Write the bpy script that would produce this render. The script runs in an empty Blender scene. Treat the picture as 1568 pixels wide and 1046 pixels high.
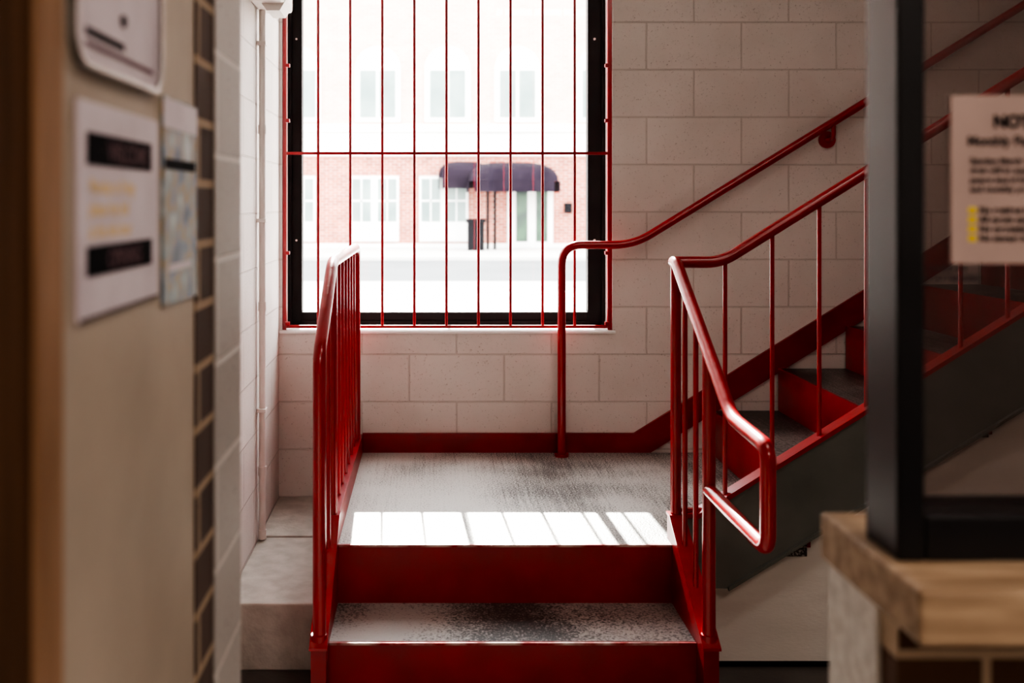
import bpy, math, random
from mathutils import Vector, Matrix
random.seed(3)
S=bpy.context.scene
COL=S.collection

# ------------------------------------------------------------------ materials
def base(name):
    m=bpy.data.materials.new(name); m.use_nodes=True
    nt=m.node_tree; b=nt.nodes['Principled BSDF']
    return m,nt,b
def coords(nt):
    return nt.nodes.new('ShaderNodeNewGeometry').outputs['Position']
def mk(name,c,rough=.5,metal=0,c2=None,scale=6,detail=6,lo=.35,hi=.65,bump=0,bscale=80,spec=.5,stretch=None,coat=0):
    m,nt,b=base(name)
    b.inputs['Roughness'].default_value=rough
    b.inputs['Metallic'].default_value=metal
    b.inputs['Specular IOR Level'].default_value=spec
    b.inputs['Coat Weight'].default_value=coat
    b.inputs['Coat Roughness'].default_value=.15
    b.inputs['Base Color'].default_value=(*c,1)
    pos=coords(nt)
    if stretch:
        mp=nt.nodes.new('ShaderNodeMapping'); mp.inputs['Scale'].default_value=stretch
        nt.links.new(pos,mp.inputs['Vector']); pos=mp.outputs['Vector']
    if c2:
        n=nt.nodes.new('ShaderNodeTexNoise'); n.inputs['Scale'].default_value=scale; n.inputs['Detail'].default_value=detail
        nt.links.new(pos,n.inputs['Vector'])
        r=nt.nodes.new('ShaderNodeValToRGB'); r.color_ramp.elements[0].position=lo; r.color_ramp.elements[1].position=hi
        r.color_ramp.elements[0].color=(*c,1); r.color_ramp.elements[1].color=(*c2,1)
        nt.links.new(n.outputs['Fac'],r.inputs['Fac']); nt.links.new(r.outputs['Color'],b.inputs['Base Color'])
    if bump:
        n=nt.nodes.new('ShaderNodeTexNoise'); n.inputs['Scale'].default_value=bscale; n.inputs['Detail'].default_value=4
        nt.links.new(pos,n.inputs['Vector'])
        bp=nt.nodes.new('ShaderNodeBump'); bp.inputs['Strength'].default_value=bump; bp.inputs['Distance'].default_value=.004
        nt.links.new(n.outputs['Fac'],bp.inputs['Height']); nt.links.new(bp.outputs['Normal'],b.inputs['Normal'])
    return m
def masonry(name,axis,bw,bh,mortar,x0,z0,c1,c2,cm,rough=.6,bump=.6,dist=.006,pit=.25,smooth=.3,dirt=None,hole=.45):
    m,nt,b=base(name); b.inputs['Roughness'].default_value=rough
    pos=coords(nt)
    sp=nt.nodes.new('ShaderNodeSeparateXYZ'); nt.links.new(pos,sp.inputs[0])
    def add(o,v):
        a=nt.nodes.new('ShaderNodeMath'); a.operation='ADD'; nt.links.new(o,a.inputs[0]); a.inputs[1].default_value=v; return a.outputs[0]
    cb=nt.nodes.new('ShaderNodeCombineXYZ')
    nt.links.new(add(sp.outputs[0 if axis=='x' else 1],-x0+bw*200),cb.inputs[0])
    nt.links.new(add(sp.outputs[2],-z0+bh*100),cb.inputs[1])
    br=nt.nodes.new('ShaderNodeTexBrick'); br.inputs['Scale'].default_value=1
    br.inputs['Brick Width'].default_value=bw; br.inputs['Row Height'].default_value=bh
    br.inputs['Mortar Size'].default_value=mortar; br.inputs['Mortar Smooth'].default_value=smooth
    br.inputs['Color1'].default_value=(*c1,1); br.inputs['Color2'].default_value=(*c2,1); br.inputs['Mortar'].default_value=(*cm,1)
    nt.links.new(cb.outputs[0],br.inputs['Vector'])
    n=nt.nodes.new('ShaderNodeTexNoise'); n.inputs['Scale'].default_value=140; n.inputs['Detail'].default_value=5
    nt.links.new(pos,n.inputs['Vector'])
    rp=nt.nodes.new('ShaderNodeValToRGB'); rp.color_ramp.elements[0].position=.30; rp.color_ramp.elements[1].position=.42
    nt.links.new(n.outputs['Fac'],rp.inputs['Fac'])
    inv=nt.nodes.new('ShaderNodeMath'); inv.operation='SUBTRACT'; inv.inputs[0].default_value=1; nt.links.new(br.outputs['Fac'],inv.inputs[1])
    mul=nt.nodes.new('ShaderNodeMath'); mul.operation='MULTIPLY_ADD'; nt.links.new(rp.outputs['Color'],mul.inputs[0]); mul.inputs[1].default_value=pit; nt.links.new(inv.outputs[0],mul.inputs[2])
    bp=nt.nodes.new('ShaderNodeBump'); bp.inputs['Strength'].default_value=bump; bp.inputs['Distance'].default_value=dist
    nt.links.new(mul.outputs[0],bp.inputs['Height']); nt.links.new(bp.outputs['Normal'],b.inputs['Normal'])
    n2=nt.nodes.new('ShaderNodeTexNoise'); n2.inputs['Scale'].default_value=2.2; n2.inputs['Detail'].default_value=8
    nt.links.new(pos,n2.inputs['Vector'])
    mx=nt.nodes.new('ShaderNodeMix'); mx.data_type='RGBA'; mx.blend_type='MULTIPLY'
    r2=nt.nodes.new('ShaderNodeValToRGB'); d=dirt or (.90,.885,.875)
    r2.color_ramp.elements[0].color=(*d,1); r2.color_ramp.elements[0].position=.35; r2.color_ramp.elements[1].position=.6
    nt.links.new(n2.outputs['Fac'],r2.inputs['Fac'])
    mx.inputs[0].default_value=1
    nt.links.new(br.outputs['Color'],mx.inputs[6]); nt.links.new(r2.outputs['Color'],mx.inputs[7])
    rp2=nt.nodes.new('ShaderNodeValToRGB'); rp2.color_ramp.elements[0].position=.27; rp2.color_ramp.elements[1].position=.35
    rp2.color_ramp.elements[0].color=(hole,hole*.94,hole*.9,1)
    nt.links.new(n.outputs['Fac'],rp2.inputs['Fac'])
    m3=nt.nodes.new('ShaderNodeMix'); m3.data_type='RGBA'; m3.blend_type='MULTIPLY'; m3.inputs[0].default_value=1
    nt.links.new(mx.outputs[2],m3.inputs[6]); nt.links.new(rp2.outputs['Color'],m3.inputs[7])
    nt.links.new(m3.outputs[2],b.inputs['Base Color'])
    return m
def glassmat(name,tint,gl=.08,rough=.02):
    m=bpy.data.materials.new(name); m.use_nodes=True; nt=m.node_tree; nt.nodes.clear()
    o=nt.nodes.new('ShaderNodeOutputMaterial'); t=nt.nodes.new('ShaderNodeBsdfTransparent'); g=nt.nodes.new('ShaderNodeBsdfGlossy')
    t.inputs[0].default_value=(*tint,1); g.inputs['Roughness'].default_value=rough
    mx=nt.nodes.new('ShaderNodeMixShader'); mx.inputs[0].default_value=gl
    nt.links.new(t.outputs[0],mx.inputs[1]); nt.links.new(g.outputs[0],mx.inputs[2]); nt.links.new(mx.outputs[0],o.inputs[0])
    return m

W=(.70,.65,.62); W2=(.68,.63,.60); WM=(.58,.53,.50)
M={}
M['cmu_x']=masonry('painted_block_x','x',.43,.215,.0042,.985,2.0856,W,W2,WM,bump=.75,pit=.15,dirt=(.90,.89,.88),hole=.6)
M['cmu_y']=masonry('painted_block_y','y',.43,.215,.0042,4.51,2.0856,W,W2,WM,bump=.75,pit=.15,dirt=(.90,.89,.88),hole=.6)
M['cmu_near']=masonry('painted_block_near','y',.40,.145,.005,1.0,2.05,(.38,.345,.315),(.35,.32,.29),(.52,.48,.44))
M['brickdark']=masonry('dark_brick','y',.2,.080,.0065,1.30,2.075,(.048,.022,.012),(.070,.034,.018),(.36,.255,.165),rough=.8,bump=.5)
M['brickdark_x']=masonry('dark_brick_front','x',.20,.080,.006,.602,1.642,(.10,.045,.024),(.14,.065,.034),(.60,.47,.34),rough=.7,bump=.5)
M['brickred']=masonry('red_brick','x',.30,.10,.012,0,0,(.52,.15,.09),(.33,.085,.06),(.68,.49,.41),rough=.9,bump=.2,dirt=(.8,.75,.72))
M['brickpale']=masonry('pale_brick','x',.30,.10,.012,0,0,(.74,.50,.43),(.66,.42,.36),(.78,.62,.56),rough=.9,bump=.2)
M['red']=mk('red_gloss_paint',(.36,.005,.012),.28,c2=(.29,.004,.009),scale=9,bump=.12,bscale=60,coat=.4)
M['redflat']=mk('red_steel_paint',(.30,.004,.010),.38,c2=(.20,.003,.007),scale=5,bump=.15,bscale=40)
M['green']=mk('grey_green_steel',(.16,.17,.155),.5,c2=(.11,.12,.107),scale=4,bump=.1,bscale=30)
M['black']=mk('black_metal',(.004,.004,.0045),.5,c2=(.007,.007,.0075),scale=12,spec=.2)
M['blackpost']=mk('black_satin_steel',(.006,.006,.007),.36,c2=(.010,.010,.012),scale=10,spec=.45)
M['wsteel']=mk('white_paint',(.76,.72,.69),.45,c2=(.68,.64,.61),scale=7,bump=.1)
M['blockwhite']=mk('white_rough_paint',(.82,.80,.76),.6,c2=(.62,.59,.55),scale=50,bump=.6,bscale=120)
M['white']=mk('white_trim',(.85,.83,.81),.6,c2=(.8,.78,.76))
M['plaster']=mk('under_stair_plaster',(.86,.86,.82),.6,c2=(.76,.76,.72),scale=2.5,bump=.2,bscale=60,stretch=(1,1,3))
M['cream']=mk('cream_panel_paint',(.42,.345,.27),.6,c2=(.33,.265,.205),scale=3,bump=.15,bscale=30,spec=.3)
M['wooddark']=mk('dark_stained_wood',(.105,.05,.022),.8,c2=(.068,.031,.013),scale=6,stretch=(8,8,.6),bump=.2,spec=.08)
M['woodtan']=mk('tan_wood',(.33,.19,.11),.7,c2=(.23,.125,.066),scale=6,stretch=(10,10,.8),bump=.15,spec=.15)
M['woodsill']=mk('weathered_wood_sill',(.50,.36,.235),.6,c2=(.31,.205,.125),scale=5,stretch=(1.2,9,9),bump=.3,bscale=30)
M['ledge']=mk('ledge_concrete',(.46,.425,.385),.75,c2=(.37,.335,.30),scale=14,detail=10,bump=.5,bscale=60)
M['floor']=mk('floor_concrete',(.12,.11,.10),.5,c2=(.08,.07,.065),scale=4,bump=.2)
M['ceil']=mk('ceiling_paint',(.6,.57,.54),.7,c2=(.56,.53,.5))
M['paper']=mk('paper',(.56,.49,.52),.6,c2=(.48,.41,.44),scale=12)
M['paper_backlit']=mk('notice_paper_backlit',(.44,.325,.29),.6,c2=(.38,.28,.25),scale=8)  # dimness of a backlit sheet put into its colour
M['steelrim']=mk('brushed_rim',(.35,.33,.31),.35,metal=.7,c2=(.25,.23,.21),scale=20)
M['ink']=mk('ink_black',(.008,.007,.009),.8,spec=.05)
M['inkgrey']=mk('ink_grey',(.06,.045,.045),.7,spec=.1)
M['inkred']=mk('ink_plum',(.11,.055,.065),.7,spec=.1)
M['yellow']=mk('highlighter_yellow',(.70,.52,.02),.6)
M['orange']=mk('ink_ochre',(.62,.44,.18),.6)
M['concrete_out']=mk('street_concrete',(.60,.58,.55),.9,c2=(.54,.52,.50),scale=.6)
M['asphalt']=mk('asphalt',(.14,.15,.155),.9,c2=(.18,.19,.195),scale=.5)
M['awning']=mk('awning_fabric',(.012,.008,.014),.9,c2=(.020,.014,.022),scale=2,spec=.1)
M['bwin']=mk('building_window_glass',(.28,.34,.32),.5,c2=(.18,.24,.23),scale=.8,spec=.2)
M['doorglass']=mk('door_glass',(.015,.035,.025),.3,c2=(.04,.10,.05),scale=2)
M['dark']=mk('dark_iron',(.008,.008,.010),.7,spec=.1)
M['glass']=glassmat('window_glass',(.97,.98,.97),.03)
M['tintglass']=glassmat('partition_glass',(.74,.69,.68),.06,.03)
M['nosing']=mk('worn_nosing',(.40,.30,.28),.35,metal=.5,c2=(.26,.01,.015),scale=10,lo=.4,hi=.6)

def treadmat(name,light,dark,xg,off,streak=False,bigw=.7):
    m,nt,b=base(name)
    pos=coords(nt)
    big=nt.nodes.new('ShaderNodeTexNoise'); big.inputs['Scale'].default_value=2.4; big.inputs['Detail'].default_value=8
    fine=nt.nodes.new('ShaderNodeTexNoise'); fine.inputs['Scale'].default_value=150; fine.inputs['Detail'].default_value=3
    nt.links.new(pos,big.inputs['Vector']); nt.links.new(pos,fine.inputs['Vector'])
    def math_(op,a,bb,c=None):
        n=nt.nodes.new('ShaderNodeMath'); n.operation=op
        for i,v in enumerate((a,bb,c)):
            if v is None: continue
            if isinstance(v,(int,float)): n.inputs[i].default_value=v
            else: nt.links.new(v,n.inputs[i])
        return n.outputs[0]
    sp=nt.nodes.new('ShaderNodeSeparateXYZ'); nt.links.new(pos,sp.inputs[0])
    a=math_('MULTIPLY_ADD',big.outputs['Fac'],bigw,math_('MULTIPLY',fine.outputs['Fac'],2.0-bigw))
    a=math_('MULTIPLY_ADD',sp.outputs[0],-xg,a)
    if streak:
        mp=nt.nodes.new('ShaderNodeMapping'); mp.inputs['Scale'].default_value=(120,2,1); nt.links.new(pos,mp.inputs['Vector'])
        s=nt.nodes.new('ShaderNodeTexNoise'); s.inputs['Scale'].default_value=1; s.inputs['Detail'].default_value=2; nt.links.new(mp.outputs[0],s.inputs['Vector'])
        a=math_('MULTIPLY_ADD',s.outputs['Fac'],.3,a); a=math_('ADD',a,-.15)
    else:
        # dirt worn into the middle of the tread width
        d=math_('ABSOLUTE',math_('ADD',sp.outputs[0],-.30),0)
        a=math_('MULTIPLY_ADD',d,.22,a); a=math_('ADD',a,-.07)
    a=math_('MULTIPLY_ADD',a,.5,off)
    r=nt.nodes.new('ShaderNodeValToRGB'); e=r.color_ramp.elements
    e[0].position=.41; e[0].color=(*dark,1); e[1].position=.53; e[1].color=(*light,1)
    nt.links.new(a,r.inputs['Fac']); nt.links.new(r.outputs['Color'],b.inputs['Base Color'])
    b.inputs['Roughness'].default_value=.40
    bp=nt.nodes.new('ShaderNodeBump'); bp.inputs['Strength'].default_value=.6; bp.inputs['Distance'].default_value=.003
    nt.links.new(fine.outputs['Fac'],bp.inputs['Height']); nt.links.new(bp.outputs['Normal'],b.inputs['Normal'])
    return m
M['tread']=treadmat('gritty_tread_concrete',(.36,.33,.31),(.035,.030,.028),0.0,-.012,bigw=1.0)
M['upper_tread']=treadmat('dark_tread_concrete',(.22,.20,.19),(.03,.027,.025),0.06,-.01,True,bigw=1.0)
M['landing']=treadmat('worn_landing_with_glare',(.50,.48,.455),(.055,.05,.046),.20,.045,True,.85)  # window glare painted as paler concrete toward the left; grit thickens rightward
def postermat():
    m,nt,b=base('poster_print'); b.inputs['Roughness'].default_value=.5
    n=nt.nodes.new('ShaderNodeTexNoise'); n.inputs['Scale'].default_value=24; n.inputs['Detail'].default_value=1
    nt.links.new(coords(nt),n.inputs['Vector'])
    r=nt.nodes.new('ShaderNodeValToRGB'); cr=r.color_ramp
    cr.elements[0].position=.3; cr.elements[0].color=(.04,.06,.10,1); cr.elements[1].position=.7; cr.elements[1].color=(.34,.36,.38,1)
    e=cr.elements.new(.42); e.color=(.13,.18,.23,1); e=cr.elements.new(.5); e.color=(.25,.18,.09,1); e=cr.elements.new(.58); e.color=(.15,.20,.21,1)
    nt.links.new(n.outputs['Fac'],r.inputs['Fac']); nt.links.new(r.outputs['Color'],b.inputs['Base Color'])
    return m
M['poster']=postermat()
def emis(name,c,s):
    m,nt,b=base(name); b.inputs['Emission Color'].default_value=(*c,1); b.inputs['Emission Strength'].default_value=s; return m
M['diffuser']=emis('fill_diffuser',(1,.93,.85),3)  # glowing panel of the added fill lamps

# ------------------------------------------------------------------ builder
def fillet(pts,r,n=7):
    P=[Vector(p) for p in pts]; out=[P[0]]
    for i in range(1,len(P)-1):
        a,b,c=P[i-1],P[i],P[i+1]
        d1=(a-b); d2=(c-b); rr=min(r,d1.length*.48,d2.length*.48)
        p1=b+d1.normalized()*rr; p2=b+d2.normalized()*rr
        for k in range(n+1):
            t=k/n; out.append(p1*(1-t)**2+b*2*t*(1-t)+p2*t*t)
    out.append(P[-1]); return out
class B:
    def __init__(s): s.v=[]; s.f=[]; s.mi=[]; s.sm=[]; s.mats=[]
    def m(s,k):
        if k not in s.mats: s.mats.append(k)
        return s.mats.index(k)
    def raw(s,v,f,mat,smooth=False):
        o=len(s.v); s.v+=[tuple(x) for x in v]; i=s.m(mat)
        for q in f: s.f.append([o+j for j in q]); s.mi.append(i); s.sm.append(smooth)
    def box(s,x0,x1,y0,y1,z0,z1,mat,bev=0):
        if bev<=0:
            v=[(x,y,z) for z in (z0,z1) for y in (y0,y1) for x in (x0,x1)]
            s.raw(v,[(0,2,3,1),(4,5,7,6),(0,1,5,4),(2,6,7,3),(0,4,6,2),(1,3,7,5)],mat); return
        import bmesh
        bm=bmesh.new(); bmesh.ops.create_cube(bm,size=1)
        for q in bm.verts: q.co=Vector(((x0+x1)/2+q.co.x*(x1-x0),(y0+y1)/2+q.co.y*(y1-y0),(z0+z1)/2+q.co.z*(z1-z0)))
        bmesh.ops.bevel(bm,geom=bm.edges[:],offset=bev,segments=2,profile=.5,affect='EDGES')
        bm.verts.index_update(); s.raw([q.co[:] for q in bm.verts],[[w.index for w in f.verts] for f in bm.faces],mat); bm.free()
    def prism(s,pts,axis,lo,hi,mat):
        n=len(pts); v=[]
        for d in (lo,hi):
            for a,b in pts:
                v.append({'x':(d,a,b),'y':(a,d,b),'z':(a,b,d)}[axis])
        f=[list(range(n))[::-1],list(range(n,2*n))]+[(i,(i+1)%n,(i+1)%n+n,i+n) for i in range(n)]
        s.raw(v,f,mat)
    def tube(s,pts,r,mat,fr=0,n=14):
        P=fillet(pts,fr) if fr else [Vector(p) for p in pts]
        T=[]
        for i in range(len(P)):
            a=P[max(i-1,0)]; b=P[min(i+1,len(P)-1)]; T.append((b-a).normalized())
        up=Vector((0,0,1)) if abs(T[0].z)<.9 else Vector((1,0,0))
        u=(up-T[0]*up.dot(T[0])).normalized(); v=[]; f=[]
        for i,p in enumerate(P):
            if i: u=(u-T[i]*u.dot(T[i])).normalized()
            w=T[i].cross(u)
            for k in range(n):
                a=2*math.pi*k/n; v.append(p+(u*math.cos(a)+w*math.sin(a))*r)
        for i in range(len(P)-1):
            for k in range(n):
                f.append((i*n+k,i*n+(k+1)%n,(i+1)*n+(k+1)%n,(i+1)*n+k))
        s.raw(v,f,mat,True)
        s.raw(v[:n],[list(range(n))[::-1]],mat); s.raw(v[-n:],[list(range(n))],mat)
    def obj(s,name,parent=None):
        me=bpy.data.meshes.new(name); me.from_pydata(s.v,[],s.f)
        for k in s.mats: me.materials.append(M[k])
        me.polygons.foreach_set('material_index',s.mi); me.polygons.foreach_set('use_smooth',s.sm); me.update()
        import bmesh
        bm=bmesh.new(); bm.from_mesh(me); bmesh.ops.recalc_face_normals(bm,faces=bm.faces[:]); bm.to_mesh(me); bm.free()
        o=bpy.data.objects.new(name,me); COL.objects.link(o)
        if parent: o.parent=parent
        return o
def empty(name):
    o=bpy.data.objects.new(name,None); COL.objects.link(o); o.empty_display_size=.1; return o
def text(name,body,size,loc,facing,mat,parent,bold=0,align='LEFT'):
    c=bpy.data.curves.new(name,'FONT'); c.body=body; c.size=size; c.extrude=.0002; c.offset=bold; c.align_x=align
    o=bpy.data.objects.new(name,c); COL.objects.link(o)
    if facing=='x': R=Matrix(((0,0,1),(1,0,0),(0,1,0)))
    else: R=Matrix(((1,0,0),(0,0,-1),(0,1,0)))
    mw=Matrix.Translation(loc)@R.to_4x4()
    bpy.context.view_layer.update()
    me=bpy.data.meshes.new_from_object(o.evaluated_get(bpy.context.evaluated_depsgraph_get()))
    bpy.data.objects.remove(o); me.transform(mw); me.materials.clear(); me.materials.append(M[mat])
    n=bpy.data.objects.new(name,me); COL.objects.link(n); n.parent=parent; return n

FL=.57; LZ=1.0; CE=4.2; WY=4.51
# ------------------------------------------------------------------ room shell
wx0,wx1,wz0,wz1=-.666,.831,1.55,3.45
b=B()
b.box(-.68,wx0,WY,4.81,FL-.1,CE,'cmu_x'); b.box(wx1,4.4,WY,4.81,FL-.1,CE,'cmu_x')
b.box(wx0,wx1,WY,4.81,FL-.1,wz0,'cmu_x'); b.box(wx0,wx1,WY,4.81,wz1,CE,'cmu_x')
b.obj('wall_back')
b=B(); b.box(-.98,-.68,1.57,4.81,FL-.1,CE,'cmu_y'); b.obj('wall_left')
b=B(); b.box(4.4,4.6,-2.5,4.81,FL-.1,CE,'cmu_y'); b.obj('wall_right')
b=B(); b.box(-.5,4.6,-2.7,-2.5,FL-.1,CE,'cmu_x'); b.obj('wall_front')
b=B(); b.box(-.5,4.6,-2.7,1.28,FL-.1,FL,'floor'); b.box(-.98,4.6,1.28,4.51,FL-.1,FL,'floor'); b.obj('floor')
b=B(); b.box(-.98,4.6,-2.7,4.81,CE,CE+.15,'ceil'); b.obj('ceiling')
b=B(); b.box(-.5,-.30,-2.5,.5,FL,CE,'cream'); b.box(-.5,-.302,.5,1.28,FL,CE,'cream'); b.obj('wall_entry')
b=B(); b.box(-.98,-.30,1.28,1.385,FL,CE,'brickdark'); b.box(-.98,-.297,1.385,1.57,FL,CE,'cmu_near'); b.obj('wall_pier')
b=B(); b.box(-.302,-.297,.5,.745,FL,CE,'wooddark',.001); b.obj('trim_1')
b=B(); b.box(-.302,-.294,.745,.803,FL,CE,'woodtan',.003); b.obj('trim_2')
SL=.19/.305
def ztop(x): return 1.086+SL*(x-.926)
b=B(); b.prism([(-.30,1.0),(1.0,1.0),(3.405,2.50),(4.4,2.50),(4.4,2.61),(3.385,ztop(3.385)),(.926,1.086),(-.30,1.086)],'y',4.492,4.51,'redflat'); b.obj('baseboard_back')

# ------------------------------------------------------------------ window
win=empty('window_1')
b=B()
fy0,fy1=4.70,4.76
b.box(wx0,wx0+.066,fy0,fy1,wz0,wz1,'black',.004); b.box(wx1-.082,wx1,fy0,fy1,wz0,wz1,'black',.004)
b.box(wx0+.066,wx1-.082,fy0,fy1,wz0,wz0+.062,'black',.004); b.box(wx0+.066,wx1-.082,fy0,fy1,wz1-.06,wz1,'black',.004)
b.box(wx0+.066,wx1-.082,fy0-.012,fy0,wz0,wz0+.022,'black',.002)
b.box(wx0,wx0+.018,fy0-.012,fy0,wz0,wz1,'black',.002); b.box(wx1-.018,wx1,fy0-.012,fy0,wz0,wz1,'black',.002)
b.box(.078,.090,fy0+.02,fy1,wz0+.062,wz1-.06,'black')
for z in (1.95,2.9):
    b.tube([(wx1-.05,fy0-.004,z),(wx1-.05,fy0+.002,z)],.006,'wsteel',n=8); b.tube([(wx0+.04,fy0-.004,z),(wx0+.04,fy0+.002,z)],.005,'wsteel',n=8)
b.obj('frame',win)
b=B(); b.box(wx0+.066,wx1-.082,4.735,4.739,wz0+.062,wz1-.06,'glass'); b.obj('glazing',win)
b=B(); b.box(wx0-.012,wx1+.012,4.498,4.70,wz0-.014,wz0-.001,'white',.003)
b.obj('window_ledge',win)
gr=empty('window_security_grille')
b=B(); gy=4.535
b.box(wx0+.001,wx0+.017,gy-.014,gy+.014,wz0,wz1-.01,'red'); b.box(wx1-.019,wx1-.001,gy-.014,gy+.014,wz0,wz1-.01,'red')
for z in (1.563,2.352,3.38): b.box(wx0+.015,wx1-.015,gy-.010,gy+.010,z-.006,z+.007,'red')
for i in range(9):
    x=-.505+i*.146; b.tube([(x,gy,1.566),(x,gy,3.38)],.0068,'red',n=8)
b.obj('bars',gr)
b=B()
for z in (1.58,1.90,2.50,2.75,3.1):
    for x in (wx0+.014,wx1-.034): b.box(x,x+.02,gy-.03,gy-.005,z-.008,z+.008,'red',.002)
b.obj('lugs',gr)

# ------------------------------------------------------------------ staircase
st=empty('staircase')
b=B()
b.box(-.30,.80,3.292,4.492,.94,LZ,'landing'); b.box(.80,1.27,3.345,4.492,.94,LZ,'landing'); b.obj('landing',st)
b=B()
b.box(-.30,.80,3.28,3.292,.81,LZ+.001,'redflat')
b.box(-.30,.80,2.98,2.992,FL,.811,'redflat')
b.obj('lower_risers',st)
b=B(); b.box(-.298,.798,2.977,2.987,.805,.8125,'nosing'); b.box(-.298,.798,3.277,3.287,.995,1.0025,'nosing'); b.obj('nosings',st)
b=B(); b.box(-.30,.80,2.992,3.28,.77,.81,'tread'); b.obj('lower_tread',st)
for nm,xa,xb in (('string_inner',-.345,-.30),('string_outer',.80,.845)):
    b=B()
    b.prism([(2.90,FL),(3.345,FL),(3.345,1.085),(3.30,1.085),(2.90,.832)],'x',xa,xb,'redflat')
    b.prism([(2.89,.826),(3.30,1.085),(3.345,1.085),(3.345,1.093),(3.298,1.093),(2.89,.834)],'x',xa-.004,xb+.004,'red')
    b.obj(nm,st)
b=B(); b.box(-.345,-.30,3.345,4.491,.80,1.085,'redflat',.003); b.obj('landing_kick_plate',st)
b=B(); bt=B()
for i in range(8):
    x=1.27+.305*i; z0=1.0+.19*i; z1=z0+.19
    b.box(x,x+.012,3.345,4.491,z0-.03,z1+.001,'redflat')
    x2=x+.305 if i<7 else 4.399
    bt.box(x+.012,x2,3.345,4.491,z1-.04,z1,'upper_tread')
b.obj('upper_risers',st); bt.obj('upper_treads',st)
def zs(x): return 1.085+SL*(x-.896)
def zb(x): return .85+SL*(x-.99)*.98
b=B()
b.prism([(.845,.85),(.99,.85),(3.40,zb(3.4)),(4.399,zb(3.4)),(4.399,zs(3.4)),(3.40,zs(3.4)),(.896,1.085),(.845,1.085)],'y',3.300,3.345,'green')
b.prism([(.99,.846),(3.40,zb(3.4)-.004),(3.4,zb(3.4)+.008),(.99,.858)],'y',3.285,3.2995,'green')
b.obj('upper_string',st)
b=B()
b.prism([(.845,1.085),(.896,1.085),(3.40,zs(3.4)),(4.399,zs(3.4)),(4.399,zs(3.4)+.014),(3.395,zs(3.4)+.014),(.892,1.099),(.845,1.099)],'y',3.292,3.352,'red')
b.prism([(1.27,1.0),(3.40,1.0+SL*2.13),(3.40,zs(3.4)),(1.27,zs(1.27))],'y',3.345,3.35,'redflat')
b.obj('upper_string_cap',st)
b=B(); b.prism([(.86,FL),(4.4,FL),(4.4,zb(3.4)),(3.4,zb(3.4)),(.99,.85),(.86,.85)],'y',3.36,3.44,'plaster'); b.obj('wall_under_stair')
b=B(); b.box(.86,4.4,3.345,3.36,FL,FL+.012,'dark'); b.obj('baseboard_under_stair')

# ------------------------------------------------------------------ railings
R=.0195
rl=empty('stair_railing'); XL=-.3225; RZ=1.93
b=B()
b.tube([(XL,4.40,1.08),(XL,4.40,RZ),(XL,3.32,RZ),(XL,2.925,1.685),(XL,2.925,.84)],R,'red',.055); b.obj('top_rail',rl)
b=B(); b.tube([(XL,3.315,1.085),(XL,3.315,RZ-.01)],.017,'red')
b.tube([(XL,2.925,.842),(XL,2.925,.862)],.0235,'red')
for y in (4.26,4.12,3.98,3.84,3.70,3.56,3.43): b.tube([(XL,y,1.08),(XL,y,RZ-.005)],.0075,'red',n=8)
for y in (3.19,3.06): b.tube([(XL,y,1.085-(3.30-y)*.633),(XL,y,RZ-(3.32-y)*.62)],.0075,'red',n=8)
b.obj('balusters',rl)
rr=empty('stair_railing'); XR=.8225
b=B()
b.tube([(XR,3.345,RZ),(XR,3.31,RZ),(XR,2.70,1.545),(XR,2.415,1.535),(XR,2.415,1.285),(XR,2.93,1.285)],R,'red',.045)
b.tube([(XR-.004,3.32,RZ),(.974,3.32,RZ),(3.40,3.32,RZ+SL*(3.40-.974)),(4.398,3.32,RZ+SL*(3.4-.974))],R,'red',.05)
b.obj('top_rail',rr)
b=B()
b.tube([(XR,2.925,.84),(XR,2.925,1.68)],R,'red'); b.tube([(XR,2.925,.842),(XR,2.925,.862)],.0235,'red')
b.tube([(XR,3.32,1.085),(XR,3.32,RZ)],.0175,'red')
b.obj('posts',rr)
b=B()
for y in (3.20,3.07): b.tube([(XR,y,1.085-(3.30-y)*.633),(XR,y,RZ-(3.31-y)*.63)],.0085,'red',n=8)
b.box(XR-.012,XR+.10,3.312,3.328,1.10,1.11,'red')
x=.987
while x<4.35:
    xx=min(x,3.4); top=RZ+SL*max(0,xx-.974); bt_=zs(max(xx,.896))
    b.tube([(x,3.32,bt_+.005),(x,3.32,top)],.0078,'red',n=8); x+=.157
b.obj('balusters',rr)
wr=empty('mounted_handrail'); HY=4.43
b=B()
b.tube([(.59,HY,1.0),(.59,HY,1.94),(.91,HY,1.94),(3.40,HY,1.94+.615*2.49),(4.398,HY,1.94+.615*2.49)],R-.001,'red',.09)
b.tube([(.59,HY,1.0),(.59,HY,1.012)],.032,'red')
b.obj('rail',wr)
b=B()
for X in (1.80,3.05):
    zr=1.94+.615*(X-.91)
    b.tube([(X,HY,zr-.015),(X,HY,zr-.075),(X,4.509,zr-.075)],.010,'red',.03,n=10)
    b.tube([(X,4.498,zr-.075),(X,4.509,zr-.075)],.038,'red',n=20)
b.obj('brackets',wr)

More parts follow.
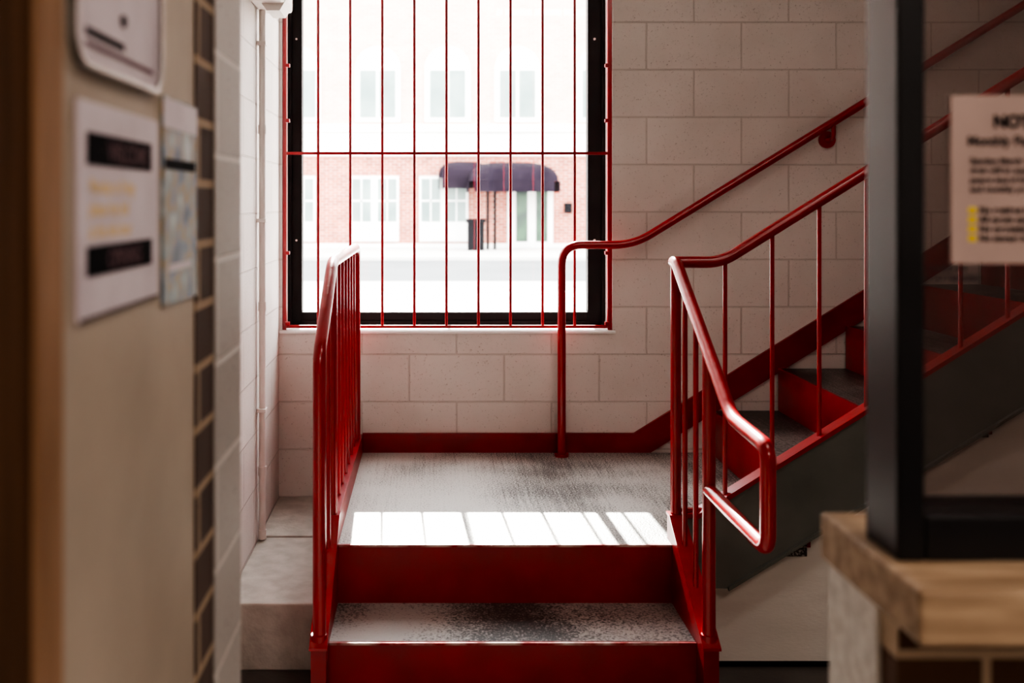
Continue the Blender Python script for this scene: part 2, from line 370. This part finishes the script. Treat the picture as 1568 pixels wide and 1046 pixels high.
# ------------------------------------------------------------------ ledge, conduit, box
b=B(); b.box(-.679,-.346,3.315,3.975,FL,.793,'ledge',.006); b.box(-.679,-.346,3.98,4.509,FL,.797,'ledge',.004); b.obj('concrete_ledge')
cp=empty('electrical_conduit'); b=B()
b.tube([(-.660,3.94,.797),(-.660,3.94,2.89)],.0135,'wsteel'); b.obj('pipe',cp)
b=B()
for z in (.80,1.05,1.70,2.40): b.tube([(-.660,3.94,z),(-.660,3.94,z+.035)],.0165,'wsteel')
for z in (1.30,2.05,2.75): b.box(-.679,-.643,3.918,3.962,z,z+.015,'wsteel',.002)
b.obj('couplings',cp)
eb=empty('emergency_light_box'); b=B(); b.box(-.679,-.550,3.74,4.02,2.89,3.10,'wsteel',.012); b.obj('housing',eb)
b=B(); b.prism([(-.62,2.862),(-.57,2.862),(-.545,2.905),(-.65,2.905)],'y',3.80,3.96,'wsteel'); b.obj('hinged_cover',eb)

# ------------------------------------------------------------------ papers and sign by the entry
def paper(nm,y0,y1,z0,z1,mat):
    p=empty(nm); bb=B(); bb.box(-.302,-.2985,y0,y1,z0,z1,mat); bb.obj('sheet',p); return p
p=paper('posted_notice',.849,1.097,2.026,2.219,'paper')
b=B(); X0,X1=-.2985,-.2978
b.box(X0,X1,.868,1.068,2.163,2.192,'ink'); b.box(X0,X1,.868,1.070,2.064,2.091,'ink')
b.box(X0,X1,.852,1.095,2.0265,2.029,'inkgrey')
b.obj('heading_bands',p)
text('heading','WELCOME',.026,(X1,.925,2.168),'x','inkred',p,.0008); text('heading_2','OPENING',.024,(X1,.925,2.069),'x','inkred',p,.0008)
for i,t in enumerate(('Monday to Friday','please ring bell','at the side door')): text('body_%d'%i,t,.019,(X0,.875,2.138-.02*i),'x','orange',p,.0004)
p=paper('posted_poster',1.119,1.279,2.011,2.251,'poster')
b=B(); b.box(-.2985,-.2979,1.119,1.279,2.215,2.249,'paper'); b.box(-.2985,-.2979,1.125,1.27,2.168,2.18,'ink'); b.box(-.2985,-.2979,1.14,1.25,2.05,2.058,'paper'); b.obj('printed_bands',p)
sg=empty('framed_sign')
def rrect(y0,y1,z0,z1,r,n=6):
    o=[]
    for cy,cz,a0 in ((y1-r,z1-r,0),(y0+r,z1-r,90),(y0+r,z0+r,180),(y1-r,z0+r,270)):
        for k in range(n+1):
            a=math.radians(a0+90*k/n); o.append((cy+r*math.cos(a),cz+r*math.sin(a)))
    return o
b=B(); o=rrect(.829,1.10,2.247,2.52,.03); i_=rrect(.834,1.095,2.252,2.515,.026)
n=len(o); v=[(-.293,*q) for q in o]+[(-.293,*q) for q in i_]+[(-.302,*q) for q in o]+[(-.298,*q) for q in i_]
f=[(k,(k+1)%n,(k+1)%n+n,k+n) for k in range(n)]+[(k,(k+1)%n,(k+1)%n+2*n,k+2*n) for k in range(n)]+[(k+n,(k+1)%n+n,(k+1)%n+3*n,k+3*n) for k in range(n)]
b.raw(v,f,'steelrim'); b.obj('rim',sg)
b=B(); b.prism(i_,'x',-.302,-.297,'paper'); b.box(-.297,-.2965,.86,1.07,2.266,2.271,'inkred'); b.box(-.297,-.2965,.86,.97,2.276,2.283,'ink'); b.obj('face',sg)
b=B(); b.tube([(-.297,.965,2.305),(-.2945,.965,2.305)],.006,'dark'); b.obj('screw',sg)

# ------------------------------------------------------------------ right foreground
b=B(); b.box(.505,4.4,1.075,1.24,FL,1.685,'brickdark_x'); b.box(.500,.505,1.112,1.245,FL,1.685,'blockwhite'); b.obj('wall_half_brick')
b=B(); b.box(.49,4.4,.992,1.25,1.685,1.742,'woodsill',.005); b.obj('wood_sill')
pf=empty('window_2'); b=B()
b.box(.506,.536,1.075,1.155,1.742,CE,'blackpost',.003)
b.box(.536,4.4,1.075,1.155,1.742,1.791,'blackpost',.003)
b.box(2.2,2.23,1.075,1.155,1.791,CE,'blackpost',.003)
b.obj('steel_frame',pf)
b=B(); b.box(.536,2.2,1.118,1.124,1.791,CE,'tintglass'); b.box(2.23,4.4,1.118,1.124,1.791,CE,'tintglass'); b.obj('glazing',pf)
npz=empty('notice_sheet'); b=B(); b.box(.585,.80,1.1155,1.1178,2.061,2.250,'paper_backlit'); b.obj('sheet',npz)
ty=1.1150
text('title','NOTICE',.019,(.632,ty,2.214),'y','ink',npz,.0009)
text('subtitle','Monthly Parking',.0145,(.603,ty,2.194),'y','inkgrey',npz,.0005)
for i,t in enumerate(('Starting March 1st the parking','deck will be available to all','passes issued for residents','and monthly permit holders')):
    text('para_%d'%i,t,.0098,(.606,ty,2.173-.0105*i),'y','inkgrey',npz,.0003)
b=B()
for i in range(4):
    z=2.118-.0105*i; b.box(.604,.613,1.1148,1.1155,z-.0005,z+.0065,'yellow')
    text('bullet_%d'%i,('No resident hourly','All guests must','No overnight passes','No storage items')[i],.0098,(.616,ty,z),'y','ink',npz,.0003)
b.obj('highlight_marks',npz)
dc=empty('glass_decal_lettering')
text('line_1','ALLOWED IN',.010,(.542,1.1170,2.052),'y','inkgrey',dc,.0003); text('line_2','NOT ATTENDED',.010,(.542,1.1170,2.041),'y','inkgrey',dc,.0003)

# ------------------------------------------------------------------ fill lamps added to brighten the room, with made-up fixtures
def add_fill_lamp(x,y,w,l,power):
    e=empty('fill_lamp'); bb=B(); bb.box(x-w/2-.02,x+w/2+.02,y-l/2-.02,y+l/2+.02,CE-.07,CE,'wsteel',.01); bb.obj('housing',e)
    bb=B(); bb.box(x-w/2,x+w/2,y-l/2,y+l/2,CE-.085,CE-.07,'diffuser'); bb.obj('diffuser',e)
    d=bpy.data.lights.new('fill_light','AREA'); d.shape='RECTANGLE'; d.size=w; d.size_y=l; d.energy=power; d.color=(1,.88,.79)
    o=bpy.data.objects.new('fill_light',d); COL.objects.link(o); o.location=(x,y,CE-.09); o.parent=e
add_fill_lamp(1.3,-.9,1.2,.35,70)
add_fill_lamp(1.3,1.75,1.2,.3,10)

# ------------------------------------------------------------------ outside
G=.50
b=B(); b.box(-40,45,4.81,62,G-.3,G-.06,'asphalt'); b.obj('road')
b=B(); b.box(-40,45,4.82,20.5,G-.06,G,'concrete_out'); b.obj('plaza_paving')
b=B(); b.box(-40,45,28.9,34.6,G-.06,G+.03,'concrete_out'); b.obj('sidewalk')
bd=empty('brick_building'); D=35
b=B()
b.box(-22,28,D,D+8,G-.06,3.75,'brickred'); b.box(-22,28,D,D+8,4.75,11,'brickpale')
b.box(-22,28,D-.15,D+8,3.75,4.75,'white')
b.box(-22,28,D-.3,D,4.6,4.85,'white'); b.box(-22,28,D-.06,D,G-.06,.68,'white')
b.obj('facade',bd)
b=B()
def lowwin(x0,x1):
    b.box(x0,x1,D-.08,D,.75,3.05,'white')
    m=(x0+x1)/2
    for a,c in ((x0+.08,m-.12),(m+.12,x1-.08)):
        b.box(a,c,D-.09,D-.08,1.45,2.95,'bwin')
        b.box(a,c,D-.11,D-.09,2.15,2.21,'white'); b.box((a+c)/2-.025,(a+c)/2+.025,D-.11,D-.09,1.45,2.95,'white')
for x0 in (-13.3,-10.0,-5.7,-2.78,-.35,6.3,9.0,12.0): lowwin(x0,x0+1.72)
for xc in (-12.6,-9.3,-4.6,-1.8,.65,3.1,6.0,9.6,12.8):
    o=[(xc-.8,4.95),(xc+.8,4.95)]+[(xc+.8*math.cos(math.pi*k/12),6.8+.8*math.sin(math.pi*k/12)) for k in range(13)]
    b.prism(o,'y',D-.10,D,'white')
    b.box(xc-.62,xc-.06,D-.12,D-.10,5.1,6.75,'bwin'); b.box(xc+.06,xc+.62,D-.12,D-.10,5.1,6.75,'bwin')
b.obj('windows',bd)
b=B(); b.box(2.75,4.35,D-.1,D,G,2.75,'white'); b.box(3.05,3.45,D-.12,D-.1,.75,2.55,'doorglass'); b.box(3.75,4.15,D-.12,D-.1,.75,2.55,'doorglass')
b.box(4.75,5.0,D-.2,D,1.75,2.1,'dark'); b.obj('entrance',bd)
e=empty('entrance_awning'); bb=B()
def canopy(x0,x1,z0,z1,dep):
    cx=(x0+x1)/2; a=(x1-x0)/2; h=z1-z0; N=20; J=8; v=[];f=[]
    for j in range(J+1):
        t=j/J*math.pi/2; s=max(math.cos(t),0)**.55; yy=D-.16-dep*math.sin(t)
        for k in range(N+1):
            u=math.pi*k/N; cc=math.copysign(abs(math.cos(u))**.6,math.cos(u)); v.append((cx+a*cc*(.86+.14*s),yy,z0+.35+(h-.35)*abs(math.sin(u))**.7*s))
    for j in range(J):
        for k in range(N): f.append((j*(N+1)+k,j*(N+1)+k+1,(j+1)*(N+1)+k+1,(j+1)*(N+1)+k))
    bb.raw(v,f,'awning',True)
    bb.box(cx-a*.86,cx+a*.86,D-.18-dep,D-.16-dep,z0,z0+.36,'awning'); bb.box(cx-a,cx-a*.97,D-dep,D-.16,z0,z0+.36,'awning'); bb.box(cx+a*.97,cx+a,D-dep,D-.16,z0,z0+.36,'awning')
canopy(1.30,4.42,2.48,3.52,1.5); canopy(.32,2.1,2.60,3.55,.9)
bb.obj('canopy',e)
bb=B()
for x in (1.98,2.22): bb.tube([(x,D-1.4,G+.03),(x,D-1.4,2.75)],.05,'dark',n=8)
bb.obj('posts',e)
tb=empty('trash_bin'); b=B()
b.tube([(1.55,33.0,G+.03),(1.55,33.0,G+.95)],.28,'dark',n=16); b.tube([(1.55,33.0,G+.95),(1.55,33.0,G+1.08)],.33,'dark',n=16); b.obj('body',tb)

# ------------------------------------------------------------------ light
w=bpy.data.worlds.new('sky'); S.world=w; w.use_nodes=True
bg=w.node_tree.nodes['Background']; bg.inputs[0].default_value=(.98,.985,1,1); bg.inputs[1].default_value=11.5
sd=bpy.data.lights.new('sun','SUN'); sd.energy=38; sd.angle=math.radians(.7); sd.color=(1,.95,.88)
so=bpy.data.objects.new('sun',sd); COL.objects.link(so)
so.rotation_euler=Vector((.045,-1,-.632)).to_track_quat('-Z','Y').to_euler(); so.location=(0,20,15)

# ------------------------------------------------------------------ camera
c=bpy.data.cameras.new('camera'); cam=bpy.data.objects.new('camera',c); COL.objects.link(cam)
cam.location=(0,0,2.13); cam.rotation_euler=(math.pi/2,0,0)
c.sensor_width=36; c.lens=35.0; c.shift_x=.081; c.shift_y=-.136; c.clip_start=.05; c.clip_end=300
c.dof.use_dof=True; c.dof.focus_distance=3.8; c.dof.aperture_fstop=2.8
S.camera=cam
S.view_settings.view_transform='AgX'; S.view_settings.look='AgX - High Contrast'; S.view_settings.exposure=0
